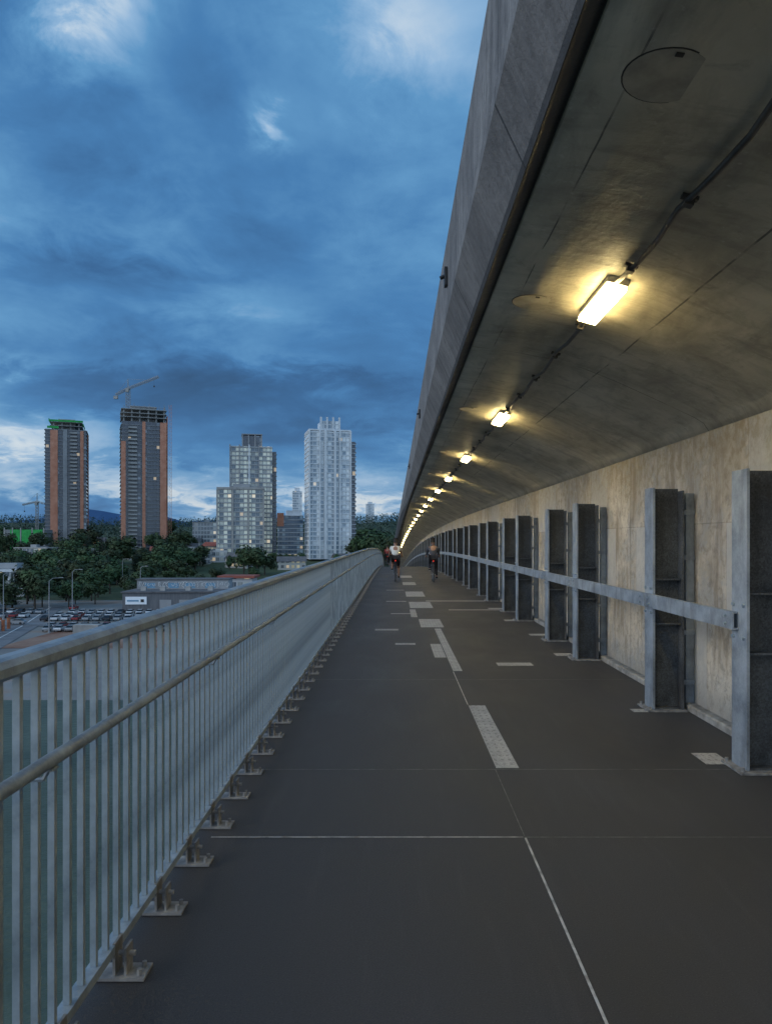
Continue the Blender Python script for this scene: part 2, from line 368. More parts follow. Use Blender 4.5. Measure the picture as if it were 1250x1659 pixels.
# ---------------------------------------------------------------- posts on the wall side
mb=MB(); mb.box(0,.022,-.12,.12,0.02,2.22); pf=mb.mesh('front_flange',M_POST)
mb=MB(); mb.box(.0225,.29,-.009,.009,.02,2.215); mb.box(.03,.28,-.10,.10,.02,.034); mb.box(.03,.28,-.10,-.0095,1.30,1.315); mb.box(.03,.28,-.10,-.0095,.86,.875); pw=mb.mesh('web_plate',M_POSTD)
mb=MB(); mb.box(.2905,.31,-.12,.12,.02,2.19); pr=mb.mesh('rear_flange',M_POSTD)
mb=MB(); mb.box(-.06,.33,-.17,.17,.004,.0195)
pb=mb.mesh('base_plate',M_BRK)
mb=MB(); mb.box(.36,.39,-.03,.01,.0,2.17); mb.box(.39,.445,-.03,-.02,.0,2.17)
for z in (.25,.75,1.5,1.95): mb.box(.3105,.445,-.045,.03,z,z+.05)
pa=mb.mesh('wall_bracket',M_POST)
mb=MB(); mb.tube((0,0,0),(-.02,0,0),.014,n=6); pbolt=mb.mesh('bolt',M_GALV)
mb=MB(); mb.tube((0,0,0),(0,0,.03),.014,n=6); pnut=mb.mesh('anchor_nut',M_BRK)
Ys=[]
for i in range(-1,27): Ys+= [5.5+5.05*i, 7.46+5.05*i]
Ys=[y for y in Ys if y>3.]
root=None
for Y in Ys:
    if root is None:
        root=thing('steel_post','grey galvanised steel post standing against the concrete wall','post',loc=on(2.55,Y),group='steel posts along the concrete wall')
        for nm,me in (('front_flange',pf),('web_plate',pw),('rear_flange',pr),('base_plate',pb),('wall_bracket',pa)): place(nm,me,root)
        for z in (.98,1.22):
            for y in (-.08,.08): place('bolt',pbolt,root,(0,y,z))
        for y in (-.13,.13): place('anchor_nut',pnut,root,(-.035,y,.0195))
    else: clone(root,on(2.55,Y))
beams={}
for a,b in zip(Ys[:-1],Ys[1:]):
    p=Vector(on(2.515,a,1.1)); q=Vector(on(2.515,b,1.1)); L=(q-p).length
    key='L' if b-a>2.5 else 'S'
    if key not in beams:
        mb=MB(); l=L-.012
        mb.box(-.012,.0,.006,l,-.066,.066); mb.box(.0,.03,.006,l,.054,.066); mb.box(.0,.03,.006,l,-.066,-.054)
        o=mb.obj('rail_beam',M_POST,loc=p); tag(o,'horizontal galvanised steel channel bolted across the wall posts','rail',group='steel rails bolted between the wall posts'); beams[key]=o
        bb=MB(); bb.tube((-.012,0,0),(-.028,0,0),.012,n=6); bme=bb.mesh('bolt',M_GALV)
        for yy in (.12,l-.12):
            for z in (-.03,.03): place('bolt',bme,o,(0,yy,z))
    else:
        o=clone(beams[key],p)
    d=q-p; o.rotation_euler=(math.atan2(d.z,d.y),0,-math.atan2(d.x,d.y))

# ---------------------------------------------------------------- ceiling lamps, conduit, covers
LY=[5.28+5.05*i for i in range(-1,30)]
tilt=math.atan2(.185,.7)
def lampthing(Y):
    e=thing('ceiling_lamp','lit warm fluorescent lamp fixture mounted under the concrete soffit','lamp',loc=on(1.48,Y,3.437),rot=(0,tilt,0),group='lamps along the soffit')
    mb=MB(); mb.box(-.074,.074,-.385,.385,-.046,.01); mb.obj('housing',M_HOUS,e,bevel=.005)
    mb=MB(); mb.box(-.070,.070,-.38,.38,-.082,-.0465); mb.obj('diffuser',M_LAMP,e,bevel=.008)
    return e
lroot=None
for Y in LY:
    if lroot is None: lroot=lampthing(Y)
    else: clone(lroot,on(1.48,Y,3.437))
cd=thing('electrical_conduit','thin metal conduit running along the soffit between lamps','conduit')
for a,b in zip(LY[:-1],LY[1:]):
    mb=MB(); n=12; pts=[]
    for i in range(n+1):
        yy=a+.385+(b-a-.77)*i/n; w=.018*math.sin(i*1.9+a)
        pts.append(on(1.475+w,yy,3.40+.006*math.sin(i*2.3)))
    for p,q in zip(pts[:-1],pts[1:]): mb.tube(p,q,.0165,n=7,cap=False)
    mb.obj('pipe',M_PIPE,cd,smooth=True)
    for f in (.05,.27,.5,.73,.95):
        yy=a+.42+(b-a-.84)*f; p=on(1.475,yy,3.408); mb=MB(); mb.box(-.042,.042,-.016,.016,.004,.024); mb.box(-.024,.024,-.022,.022,-.030,.004); mb.obj('clamp',M_PIPE,cd,loc=p,rot=(0,tilt,0))
for i,Y in enumerate((2.9,5.66,10.3,15.3,20.4,25.4)):
    mb=MB(); mb.tube((0,0,-.003),(0,0,.01),.165,n=32)
    b0=MB(); b0.tube((0,0,-.001),(0,0,.01),.172,n=32)
    mk=MB(); mk.box(-.015,.015,-.15,-.13,-.009,-.0035)
    e=thing('soffit_cover','round grey cover plate set in the concrete soffit','cover plate',loc=on(1.06,Y,3.5145),rot=(0,.125,0),group='round cover plates in the soffit')
    mb.obj('plate',M_COVER,e); b0.obj('surround',M_DARK,e); mk.obj('latch',M_DARK,e)

# ---------------------------------------------------------------- people and bikes
M_SKIN=mottled('skin',(.30,.17,.12),(.36,.21,.15),6,.6,bump=0)
M_HAIR=mottled('dark_hair',(.015,.012,.01),(.03,.025,.02),20,.7)
M_WHITE=mottled('white_cloth',(.6,.6,.56),(.74,.73,.68),6,.9)
M_GREYC=mottled('dark_grey_cloth',(.04,.045,.06),(.08,.085,.10),6,.9)
M_REDC=mottled('red_cloth',(.2,.03,.025),(.28,.05,.04),6,.9)
M_SHORT=mottled('black_cloth',(.015,.015,.02),(.035,.035,.04),6,.9)
M_RIM=mottled('rim_metal',(.3,.3,.3),(.45,.45,.45),6,.35,.8)
M_FRAME=mottled('bike_frame_paint',(.03,.03,.035),(.06,.06,.07),6,.3,.3)
M_RLAMP=mottled('red_reflector',(.4,.02,.01),(.5,.03,.02),6,.3,emit=(1,.05,.02),es=.6)
def skin_obj(name,pts,edges,mat,parent,root=0,sub=2):
    me=bpy.data.meshes.new(name); me.from_pydata([p[:3] for p in pts],edges,[]); me.materials.append(mat)
    o=bpy.data.objects.new(name,me); COL.objects.link(o); o.parent=parent
    md=o.modifiers.new('skin','SKIN'); md.use_smooth_shade=True
    for i,p in enumerate(pts):
        sv=me.skin_vertices[0].data[i]; r=p[3]; sv.radius=r if isinstance(r,tuple) else (r,r); sv.use_root=(i==root)
    s=o.modifiers.new('sub','SUBSURF'); s.levels=sub; s.render_levels=sub
    return o
def bicycle(loc,label):
    e=thing('bicycle',label,'bicycle',loc=loc)
    for y in (-.52,.52):
        w=bpy.data.objects.new('wheel',None); COL.objects.link(w); w.parent=e; w.location=(0,y,.345)
        mb=MB(); mb.torus((0,0,0),.325,.02,n=28,k=8); mb.obj('tyre',M_BLACK,w,smooth=True)
        mb=MB(); mb.torus((0,0,0),.30,.01,n=28,k=6); mb.tube((-.04,0,0),(.04,0,0),.02)
        for i in range(16):
            a=2*math.pi*i/16; mb.tube((.015*(-1)**i,0,0),(0,.3*math.cos(a),.3*math.sin(a)),.0015,n=4,cap=False)
        mb.obj('rim',M_RIM,w)
    mb=MB(); T=lambda a,b,r=.016: mb.tube(a,b,r,n=8)
    bb=(0,-.08,.30); st=(0,-.2,.78); hd=(0,.36,.82); hl=(0,.41,.66)
    T(bb,st); T(st,hd); T(bb,hl,.019); T(hd,hl,.02)
    for s in (-.05,.05):
        T((s*.4,-.2,.74),(s,-.52,.345),.009); T((s*.5,-.08,.30),(s,-.52,.345),.01); T((s,.415,.62),(s,.52,.345),.011)
    T((-.05,.415,.63),(.05,.415,.63),.014); T(st,(0,-.23,.93),.013)
    mb.obj('frame',M_FRAME,e,smooth=True)
    mb=MB(); mb.tube((0,.35,.84),(0,.37,1.0),.014); mb.tube((-.3,.38,1.0),(.3,.38,1.0),.012); mb.tube((-.31,.3,1.0),(-.29,.39,1.0),.014); mb.tube((.31,.3,1.0),(.29,.39,1.0),.014)
    mb.obj('handlebar',M_FRAME,e)
    mb=MB(); mb.v=[(-.08,-.36,.93),(.08,-.36,.93),(.03,-.1,.945),(-.03,-.1,.945),(-.075,-.35,.97),(.075,-.35,.97),(.02,-.1,.965),(-.02,-.1,.965)]
    mb.f=[(0,3,2,1),(4,5,6,7),(0,1,5,4),(1,2,6,5),(2,3,7,6),(3,0,4,7)]; mb.m=[0]*6; mb.obj('saddle',M_BLACK,e,bevel=.01)
    mb=MB(); mb.tube((-.1,-.08,.3),(.1,-.08,.3),.02); mb.tube((.09,-.08,.3),(.09,-.06,.14),.01); mb.tube((-.09,-.08,.3),(-.09,-.1,.46),.01)
    mb.box(.09,.18,-.10,-.01,.13,.15); mb.box(-.18,-.09,-.14,-.05,.45,.47); mb.obj('crankset',M_RIM,e)
    mb=MB(); mb.tube((0,-.29,.86),(0,-.33,.86),.03,n=10); mb.obj('reflector',M_RLAMP,e)
    return e
def rider(loc,label,shirt,hair=M_HAIR,shorts=M_SHORT,lean=.26,longleg=False):
    e=thing('person',label,'person',loc=loc)
    H=lambda s:[(s*.1,-.17,.985,.10),(s*.12,.1,.80 if s<0 else .62,.068),(s*.13,.2,.75 if s<0 else .55,.06),(s*.13,.08,.62 if s<0 else .38,.052),(s*.135,-.05,.52 if s<0 else .22,.034),(s*.14,-.05,.50 if s<0 else .18,.038),(s*.14,.1,.49 if s<0 else .17,.03)]
    ys=-.17+lean
    pts=[(0,-.2,1.0,(.145,.11))]; ed=[]
    def chain(base,lst):
        prev=base
        for p in lst:
            pts.append(p); ed.append((prev,len(pts)-1)); prev=len(pts)-1
        return prev
    w=chain(0,[(0,-.14,1.15,(.135,.10)),(0,-.02,1.32,(.16,.11))])
    n=chain(w,[(0,ys-.03,1.44,(.1,.07)),(0,ys+.0,1.50,.052)])
    chain(n,[(0,ys+.03,1.57,.082),(0,ys+.04,1.65,.09),(0,ys+.035,1.71,.058)])
    for s in (-1,1):
        chain(w,[(s*.17,ys-.06,1.40,.058),(s*.215,ys+.06,1.26,.045),(s*.245,ys+.15,1.13,.038),(s*.265,.26,1.08,.031),(s*.28,.34,1.03,.026),(s*.285,.385,1.02,.033)])
        chain(0,H(s))
    skin_obj('body',pts,ed,M_SKIN,e)
    for s in (-1,1):
        for i,(L,r) in enumerate(((.034,.008),(.04,.0085),(.037,.008),(.03,.007))):
            mb=MB(); x=s*(.245+.02*i); mb.tube((x,.385,1.035),(x,.41,1.01),r,n=6); mb.tube((x,.41,1.01),(x,.395,1.01-L*.6),r*.9,n=6); mb.obj('finger',M_SKIN,e,smooth=True)
        mb=MB(); mb.tube((s*.24,.36,1.03),(s*.235,.37,.985),.009,n=6); mb.obj('thumb',M_SKIN,e,smooth=True)
    pts,ed=[(0,-.2,1.02,(.158,.125))],[]
    chain(0,[(0,-.14,1.15,(.152,.12)),(0,-.02,1.32,(.178,.13)),(0,ys-.04,1.43,(.12,.085))])
    for s in (-1,1):
        L=[(s*.17,ys-.06,1.40,.075),(s*.21,ys+.04,1.28,.062)]
        if longleg: L+=[(s*.245,ys+.15,1.13,.048),(s*.262,.25,1.085,.04)]
        chain(2,L)
    skin_obj('shirt',pts,ed,shirt,e)
    pts,ed=[(0,-.2,.99,(.158,.13))],[]
    for s in (-1,1):
        h=H(s); L=[(h[0][0],h[0][1],h[0][2],.112),(h[1][0]*.97,h[1][1]-.02,h[1][2]+.01,.082)]
        if longleg: L+=[(h[2][0],h[2][1],h[2][2],.07),(h[3][0],h[3][1],h[3][2],.06),(h[4][0],h[4][1],h[4][2]+.03,.044)]
        chain(0,L)
    skin_obj('trousers' if longleg else 'shorts',pts,ed,shorts,e)
    pts,ed=[(0,ys+.0,1.62,.08),(0,ys+.015,1.69,.09),(0,ys+.03,1.735,.058)],[(0,1),(1,2)]
    skin_obj('hair',pts,ed,hair,e,root=1)
    for s in (-1,1):
        h=H(s); mb=MB(); x=h[5][0]; y=h[5][1]; z=h[5][2]; mb.box(x-.045,x+.045,y-.07,y+.2,z-.04,z+.03); mb.obj('shoe',M_BLACK,e,bevel=.02)
    return e
p=on(.02,31.0); bicycle(p,'dark bicycle with red rear light ridden along the walkway'); rider(p,'cyclist in a white shirt and black shorts riding away',M_WHITE)
p=on(1.56,30.4); bicycle(p,'dark bicycle ridden beside the steel posts'); rider(p,'cyclist in dark grey top and trousers riding away',M_GREYC,lean=.3,longleg=True)
p=on(-.5,60); bicycle(p,'small dark bicycle far along the railing'); rider(p,'cyclist in a dark red top beside the railing',M_REDC,longleg=True)

# ---------------------------------------------------------------- terrain
GP=[(-4000,-23),(95,-23),(118,-21),(330,-21),(450,-14),(620,-7),(900,8),(1400,33),(2200,36),(3500,5),(9000,0)]
def gz(x,y):
    for (a,za),(b,zb) in zip(GP[:-1],GP[1:]):
        if y<=b:
            z=za+(zb-za)*(y-a)/(b-a); break
    else: z=0
    if y>700: z+=(math.sin(x*.006+1)*5+math.sin(x*.017)*2.5)*min(1,(y-700)/400)
    return z
xs=[-5000,-3000,-2000,-1500]+[-1200+50*i for i in range(49)]+[1500,2000,3000,5000]
ysl=[-4000,-1500,-500,0,50,95,106,118,200,270,330,390,450,530,620,700,800,900,1000,1100,1200,1300,1400,1600,1900,2200,2700,3500,5000,9000]
mb=MB()
for y in ysl:
    for x in xs: mb.v.append((x,y,gz(x,y)))
n=len(xs)
for i in range(len(ysl)-1):
    for j in range(n-1): mb.f.append((i*n+j,i*n+j+1,(i+1)*n+j+1,(i+1)*n+j)); mb.m.append(0)
def m_ground():
    m,t,b=newmat('ground_mix'); o=t.add('ShaderNodeTexCoord').outputs['Object']; x,y,z=t.xyz(o)
    n1=t.noise(o,.012,6,.6); n2=t.noise(o,.15,5,.65); n3=t.noise(o,.05,6,.65)
    gr=t.ramp(n2,[(.3,(.025,.045,.016)),(.7,(.065,.088,.035))]); pv=t.ramp(n3,[(.3,(.15,.145,.14)),(.5,(.24,.23,.215)),(.6,(.28,.20,.155)),(.8,(.20,.12,.08))])
    near=t.math('LESS_THAN',y,280); mk=t.math('MULTIPLY',near,t.ramp(n1,[(.44,1.),(.58,.85),(.66,0.)]))
    c=t.mix(mk,gr,pv); t.l.new(c,b.inputs['Base Color']); b.inputs['Roughness'].default_value=.95; return m
g=mb.obj('ground',m_ground()); g['kind']='structure'; g['label']='riverside land rising to a wooded hill'
def m_water():
    m,t,b=newmat('river_water'); o=t.add('ShaderNodeTexCoord').outputs['Object']
    c=t.ramp(t.noise(o,.05,6,.65),[(.35,(.05,.065,.045)),(.65,(.11,.13,.09))]); t.l.new(c,b.inputs['Base Color']); b.inputs['Roughness'].default_value=.5; b.inputs['Specular IOR Level'].default_value=.2
    bn=t.add('ShaderNodeBump'); bn.inputs['Strength'].default_value=.6; bn.inputs['Distance'].default_value=.4
    t.l.new(t.noise(t.mapping(o,(1,1.6,1)),.7,5,.6),bn.inputs['Height']); t.l.new(bn.outputs[0],b.inputs['Normal']); return m
mb=MB(); mb.poly([(-4000,-900,-21.8),(3000,-900,-21.8),(3000,110,-21.8),(-4000,110,-21.8)]); r=mb.obj('river',m_water()); r['kind']='structure'; r['label']='grey green river water below the bridge'
mb=MB(); N=90
for i in range(N+1):
    x=-6500+13000*i/N
    h=170+70*math.sin(i*.21+2)+35*math.sin(i*.55)+14*math.sin(i*1.3)+8*math.sin(i*2.9)
    mb.v+=[(x,6200,-5),(x,6600,h),(x,7200,-5)]
for i in range(N):
    a=3*i; mb.f+=[(a,a+3,a+4,a+1),(a+1,a+4,a+5,a+2)]; mb.m+=[0,0]
o=mb.obj('distant_hills',mottled('hazy_hill',(.02,.07,.17),(.03,.09,.2),.002,1,bump=0)); o['kind']='structure'; o['label']='blue hazy hills on the horizon'  # distance haze is put into the hill colour as blue

def road(pts,w,name='road',mat=None,dz=.05):
    mb=MB(); P=[]
    for (a,b) in zip(pts[:-1],pts[1:]):
        for k in range(8): P.append((a[0]+(b[0]-a[0])*k/8,a[1]+(b[1]-a[1])*k/8))
    P.append(pts[-1])
    for i,p in enumerate(P):
        q=P[min(i+1,len(P)-1)]; r=P[max(i-1,0)]; d=Vector((q[0]-r[0],q[1]-r[1])).normalized(); nx,ny=-d.y,d.x
        for s in (-1,1):
            X=p[0]+nx*w/2*s;Yy=p[1]+ny*w/2*s; mb.v.append((X,Yy,max(gz(X,Yy),gz(p[0],p[1]))+dz))
    for i in range(len(P)-1): mb.f.append((2*i,2*i+1,2*i+3,2*i+2)); mb.m.append(0)
    o=mb.obj(name,mat); o['kind']='structure'; o['label']='grey paved road by the riverside'; return o
M_ROAD=mottled('road_asphalt',(.13,.13,.135),(.20,.20,.205),.3,.9,bump=0)
M_PAINT=mottled('road_paint',(.5,.5,.48),(.7,.7,.68),.5,.8,bump=0)
M_LOT=mottled('rusty_gravel',(.19,.085,.05),(.32,.20,.14),.12,.95,bump=0)
road([(-78,125),(-98,195),(-116,250)],8,'road',M_ROAD,.10)
road([(-78,125),(-98,195),(-116,250)],.35,'lane_line',M_PAINT,.14)
road([(-260,206),(-120,200),(-40,196)],8,'road',M_ROAD,.16)
road([(-260,206),(-120,200),(-40,196)],.3,'lane_line',M_PAINT,.2)
road([(-135,170),(-94,170)],44,'gravel_yard',M_LOT,.06)
road([(-84,172),(-50,172)],34,'gravel_yard',M_LOT,.06)

# ---------------------------------------------------------------- trees
M_LEAF=m_leaf('broadleaf_foliage',(.020,.043,.015),(.06,.095,.03)); M_CON=m_leaf('conifer_foliage',(.012,.029,.018),(.03,.056,.03))
M_TRUNK=mottled('bark',(.05,.04,.03),(.09,.07,.055),3,.9)
def crown_broad(seed,n=900,leaf=.055):
    rnd=random.Random(seed); mb=MB()
    lobes=[(rnd.uniform(-.2,.2),rnd.uniform(-.2,.2),rnd.uniform(.38,.82),rnd.uniform(.13,.24)) for _ in range(9)]
    for i in range(n):
        cx,cy,cz,r=rnd.choice(lobes)
        d=Vector((rnd.gauss(0,1),rnd.gauss(0,1),rnd.gauss(0,1))).normalized()*(r*rnd.uniform(.55,1.08))
        c=Vector((cx,cy,cz))+d; s=leaf*rnd.uniform(.5,1.3)
        nn=(d.normalized()+Vector((rnd.uniform(-.7,.7),rnd.uniform(-.7,.7),rnd.uniform(-.3,.9)))).normalized()
        u=nn.orthogonal().normalized(); w=nn.cross(u); a=rnd.uniform(0,6.28)
        mb.poly([c+(u*math.cos(a+k*2.1)+w*math.sin(a+k*2.1))*s*rnd.uniform(.7,1.2) for k in range(3)])
    return mb.mesh('crown',M_LEAF)
def crown_con(seed,n=800):
    rnd=random.Random(seed); mb=MB()
    for i in range(n):
        z=.1+.9*(1-math.sqrt(1-rnd.random())) ; R=.17*(1-(z-.1)/.9)*(0.75+.35*math.sin(z*55))+.006
        a=rnd.uniform(0,6.28); rr=R*rnd.uniform(.4,1.1); c=Vector((rr*math.cos(a),rr*math.sin(a),z)); s=.03*rnd.uniform(.6,1.3)*(1.25-z*.6)
        out=Vector((math.cos(a),math.sin(a),-.35)); tn=Vector((-math.sin(a),math.cos(a),0))
        mb.poly([c-tn*s,c+tn*s,c+out*s*1.8])
    return mb.mesh('crown',M_CON)
def trunk_mesh(seed,con=False):
    rnd=random.Random(seed); mb=MB()
    mb.tube((0,0,-.02),(0,0,.4 if not con else .97),.022,.014 if not con else .002,n=7)
    if not con:
        for i in range(6):
            a=rnd.uniform(0,6.28); z=rnd.uniform(.25,.4); mb.tube((0,0,z),(.2*math.cos(a),.2*math.sin(a),z+rnd.uniform(.15,.35)),.01,.003,n=5)
    return mb.mesh('trunk',M_TRUNK)
CB=[crown_broad(i) for i in range(5)]; CC=[crown_con(i) for i in range(4)]; TB=[trunk_mesh(i) for i in range(3)]; TC=trunk_mesh(9,True)
def tree(x,y,h,con=False,z=None,wide=1.):
    nm='pine_tree' if con else 'broadleaf_tree'
    lb='dark pointed conifer among the city trees' if con else 'leafy green broadleaf tree near the towers'
    e=thing(nm,lb,'tree',loc=(x,y,gz(x,y) if z is None else z),rot=(0,0,random.uniform(0,6.28)),group='conifers around the city' if con else 'broadleaf trees around the city')
    e.scale=(h*wide,h*wide,h)
    place('crown',random.choice(CC if con else CB),e); place('trunk',TC if con else random.choice(TB),e)
for q in [(-124,255,14,0,1.1),(-130,262,15,0,1.1),(-119,250,11,0,1.1),(-136,275,13,1,1),(-113,262,9,0,1),(-128,300,15,0,1),(-140,310,14,1,1.),
          (-78,395,17,0,1.2),(-73,392,16,0,1.2),(-82,402,14,0,1.2),(-70,398,12,0,1.3),(-68,360,8,0,1.2),
          (-150,360,15,0,1),(-160,380,17,1,1),(-142,352,11,0,1.1),(-170,395,16,1,1.2),(-155,400,14,0,1.2),(-95,330,8,0,1.1),(-88,335,7,0,1.2),(-104,340,9,0,1.1),
          (-118,243,12,0,1.2),(-127,246,13,1,1.2),(-133,285,14,0,1.2),(-122,275,12,1,1.2),(-145,330,15,0,1.2),(-134,335,14,0,1.2),(-128,325,13,1,1.2),(-160,345,15,0,1.2),(-100,356,10,0,1.2),(-109,372,11,0,1.2),(-118,385,12,0,1.2),(-130,402,13,0,1.2),
          (-105,290,10,0,1.1),(-103,300,11,0,1.2),(-108,312,11,1,1.2),(-111,330,13,0,1.2),(-99,278,8,0,1.2),(-92,290,8,0,1.2),(-94,268,7,0,1.2),(-84,350,9,0,1.2),(-54,340,7,0,1.3),(-116,350,13,0,1.2),
          (-110,250,10,0,1.2),(-106,262,9,0,1.2),(-113,276,11,0,1.2),(-117,292,12,0,1.2),(-120,312,13,0,1.2),(-136,250,13,0,1.2),(-124,236,10,0,1.3),(-131,238,11,1,1.2)]:
    tree(*q[:3],bool(q[3]),None,q[4])
rnd=random.Random(3)
for i in range(64):
    Yt=rnd.uniform(430,590); a=rnd.uniform(-.54,-.27); tree(a*Yt,Yt,rnd.uniform(11,20),rnd.random()<.45,None,rnd.uniform(.9,1.4))
for i in range(22):
    Yt=rnd.uniform(400,470); a=rnd.uniform(-.36,-.255); tree(a*Yt,Yt,rnd.uniform(10,15),rnd.random()<.3,None,rnd.uniform(1,1.5))
for i in range(30):
    Yt=rnd.uniform(430,640); a=rnd.uniform(-.055,-.005); tree(a*Yt,Yt,rnd.uniform(14,22),rnd.random()<.4,None,rnd.uniform(1,1.5))
for i in range(16):
    Yt=rnd.uniform(420,480); a=rnd.uniform(-.24,-.06); tree(a*Yt,Yt,rnd.uniform(6,10),False,None,rnd.uniform(1,1.5))
for i in range(36):
    Yt=rnd.uniform(620,760); a=rnd.uniform(-.54,-.02); tree(a*Yt,Yt,rnd.uniform(14,24),rnd.random()<.5,None,rnd.uniform(1,1.4))
for i in range(34):
    Yt=rnd.uniform(340,420); a=rnd.uniform(-.52,-.36); tree(a*Yt,Yt,rnd.uniform(11,17),rnd.random()<.4,None,rnd.uniform(1,1.4))
mb=MB(); rnd=random.Random(11)
for i in range(2600):
    Yt=rnd.uniform(760,1480); a=rnd.uniform(-.62,.12); X=a*Yt; z0=gz(X,Yt); h=rnd.uniform(9,19); con=rnd.random()<.5
    for k in range(14):
        t=rnd.random(); zz=z0+h*(.15+.85*t); R=(h*.22*(1-t)+.4) if con else h*.3*math.sqrt(max(0,1-(2*t-1)**2*.8))
        an=rnd.uniform(0,6.28); c=Vector((X+R*math.cos(an),Yt+R*math.sin(an),zz)); s=rnd.uniform(1.,2.1)
        mb.poly([c+Vector((rnd.uniform(-s,s),rnd.uniform(-s,s),rnd.uniform(-s,s))) for _ in range(3)])
o=mb.obj('distant_wood',m_leaf('far_foliage',(.014,.034,.030),(.036,.066,.044))); tag(o,'dense distant wood covering the hillside','wood',kind='stuff')

# ---------------------------------------------------------------- towers
M_SLAB=mottled('concrete_slab_edge',(.28,.28,.27),(.42,.41,.39),.3,.9,bump=0)
M_DSLAB=mottled('dark_slab_edge',(.20,.205,.21),(.32,.32,.32),.3,.9,bump=0)
M_ORANGE=mottled('salmon_panel',(.50,.20,.12),(.66,.31,.20),.2,.85,bump=0)
M_GREEN=mottled('green_netting',(.02,.3,.06),(.05,.45,.10),.5,.8,bump=0)
M_WPIER=mottled('white_pier',(.60,.63,.65),(.74,.77,.79),.1,.8,bump=0)
M_GPIER=mottled('grey_pier',(.24,.25,.26),(.34,.35,.36),.1,.8,bump=0)
M_CRANE=mottled('crane_paint',(.22,.225,.22),(.34,.345,.33),.5,.6,bump=0)
F_A=m_facade('dark_glass_facade',(.16,.17,.19),(.018,.03,.05),(.36,.45,.53),.14,2.4,3.1,.14,.18,.1,warm=.008)
F_B=m_facade('construction_glass_facade',(.14,.15,.17),(.018,.028,.045),(.34,.42,.5),.14,2.2,3.1,.16,.2,.1,warm=.006)
F_C=m_facade('grid_facade',(.34,.355,.36),(.055,.085,.11),(.62,.68,.58),.46,2.6,3.0,.2,.26,.24,warm=.02)
F_D=m_facade('white_tower_facade',(.62,.65,.67),(.11,.165,.215),(.60,.69,.74),.40,2.3,3.0,.24,.26,.18,warm=.01)
F_E=m_facade('blue_glass_facade',(.2,.24,.28),(.03,.07,.12),(.35,.5,.6),.25,2.2,3.2,.12,.3,.2,warm=.05)
F_O=m_facade('office_facade',(.5,.51,.51),(.06,.08,.10),(.6,.65,.6),.2,2.5,3.4,.2,.35,.2,warm=.05)
def bx(name,x0,x1,y0,y1,z0,z1,mat,par,bev=0):
    mb=MB(); cx=(x0+x1)/2; cy=(y0+y1)/2; mb.box(x0-cx,x1-cx,y0-cy,y1-cy,0,z1-z0); return mb.obj(name,mat,par,loc=(cx,cy,z0),bevel=bev)
def slabs(par,w,d,z0,z1,fh,mat,ov=.5,th=.35):
    mb=MB(); mb.box(-w/2-ov,w/2+ov,-d/2-ov,d/2+ov,0,th); me=mb.mesh('floor_slab',mat); z=z0+fh
    while z<z1+.1:
        place('floor_slab',me,par,(0,0,z-th/2)); z+=fh
def core(par,w,d,z0,z1,mat,name='glass_facade'):
    mb=MB(); mb.box(-w/2,w/2,-d/2,d/2,0,z1-z0); return mb.obj(name,mat,par,loc=(0,0,z0))

A=thing('apartment_tower','unfinished dark glass tower with salmon strips and green top netting','tower',loc=(-283,640,-8),rot=(0,0,math.radians(20)))
A.scale=(1.1,1.1,1)
core(A,29,29,0,103,F_A); slabs(A,29,29,0,103,3.1,M_DSLAB,.6,.5)
for x0,x1 in ((-10.8,-5.6),(10.2,12.6)): bx('salmon_strip',x0,x1,-15.8,-15.13,0,102,M_ORANGE,A)
bx('salmon_strip',15.13,15.8,-8,-4.5,0,100,M_ORANGE,A); bx('grey_pier',-2,1,-15.9,-15.13,0,103,M_GPIER,A)
mb=MB(); mb.box(-2.6,2.6,-.9,.9,0,.3); mb.box(-2.6,2.6,-.9,-.82,.3,1.3); me=mb.mesh('balcony',M_SLAB)
for i in range(32): place('balcony',me,A,(5.5,-15.98,3.3+3.1*i))
slabs(A,22,22,103.4,110,3.1,M_SLAB,.6)
for x in (-9,-3,3,9):
    for y in (-9,9): bx('column',x-.5,x+.5,y-.5,y+.5,103.3,111.6,M_SLAB,A)
core(A,12,12,103.4,113,M_SLAB,'lift_core')
bx('green_netting',-12,12,-12.3,-12.0,109.8,111.4,M_GREEN,A); bx('green_netting',12.0,12.3,-11.9,12,107,109,M_GREEN,A); bx('green_netting',-12.3,-12.0,-11.9,10,110,112.4,M_GREEN,A); bx('green_netting',-13,-5,-15.6,-15.2,103.5,105.4,M_GREEN,A)
B=thing('apartment_tower','tower under construction with bare concrete upper floors','tower',loc=(-204,600,-7),rot=(0,0,math.radians(22)))
B.scale=(1.08,1.08,1)
core(B,31,30,0,102,F_B); slabs(B,31,30,0,102,3.1,M_DSLAB,.6,.5)
bx('salmon_strip',-15.9,-12.8,-16.2,-15.63,0,86,M_ORANGE,B); bx('salmon_strip',-1.4,.8,-16.2,-15.63,0,102,M_ORANGE,B); bx('salmon_strip',11,15.6,-16.2,-15.63,0,102,M_ORANGE,B)
bx('salmon_strip',16.13,16.7,-13,-5,0,108,M_ORANGE,B); bx('salmon_strip',16.13,16.7,4,9,0,108,M_ORANGE,B)
mb=MB(); mb.box(-3,3,-.9,.9,0,.3); mb.box(-3,3,-.9,-.82,.3,1.3); me=mb.mesh('balcony',M_SLAB)
for i in range(31): place('balcony',me,B,(-8.,-16.5,3.3+3.1*i))
slabs(B,30,29,102.5,112,3.1,M_SLAB,.8,.5)
for x in (-14,-8.5,-3,3,8.5,14):
    for y in (-13,0,13): bx('column',x-.45,x+.45,y-.45,y+.45,102.4,111.6,M_SLAB,B)
core(B,18,16,102.4,115,M_SLAB,'lift_core')
slabs(B,17,17,112,117,3.1,M_SLAB,.8,.5)
mb=MB()
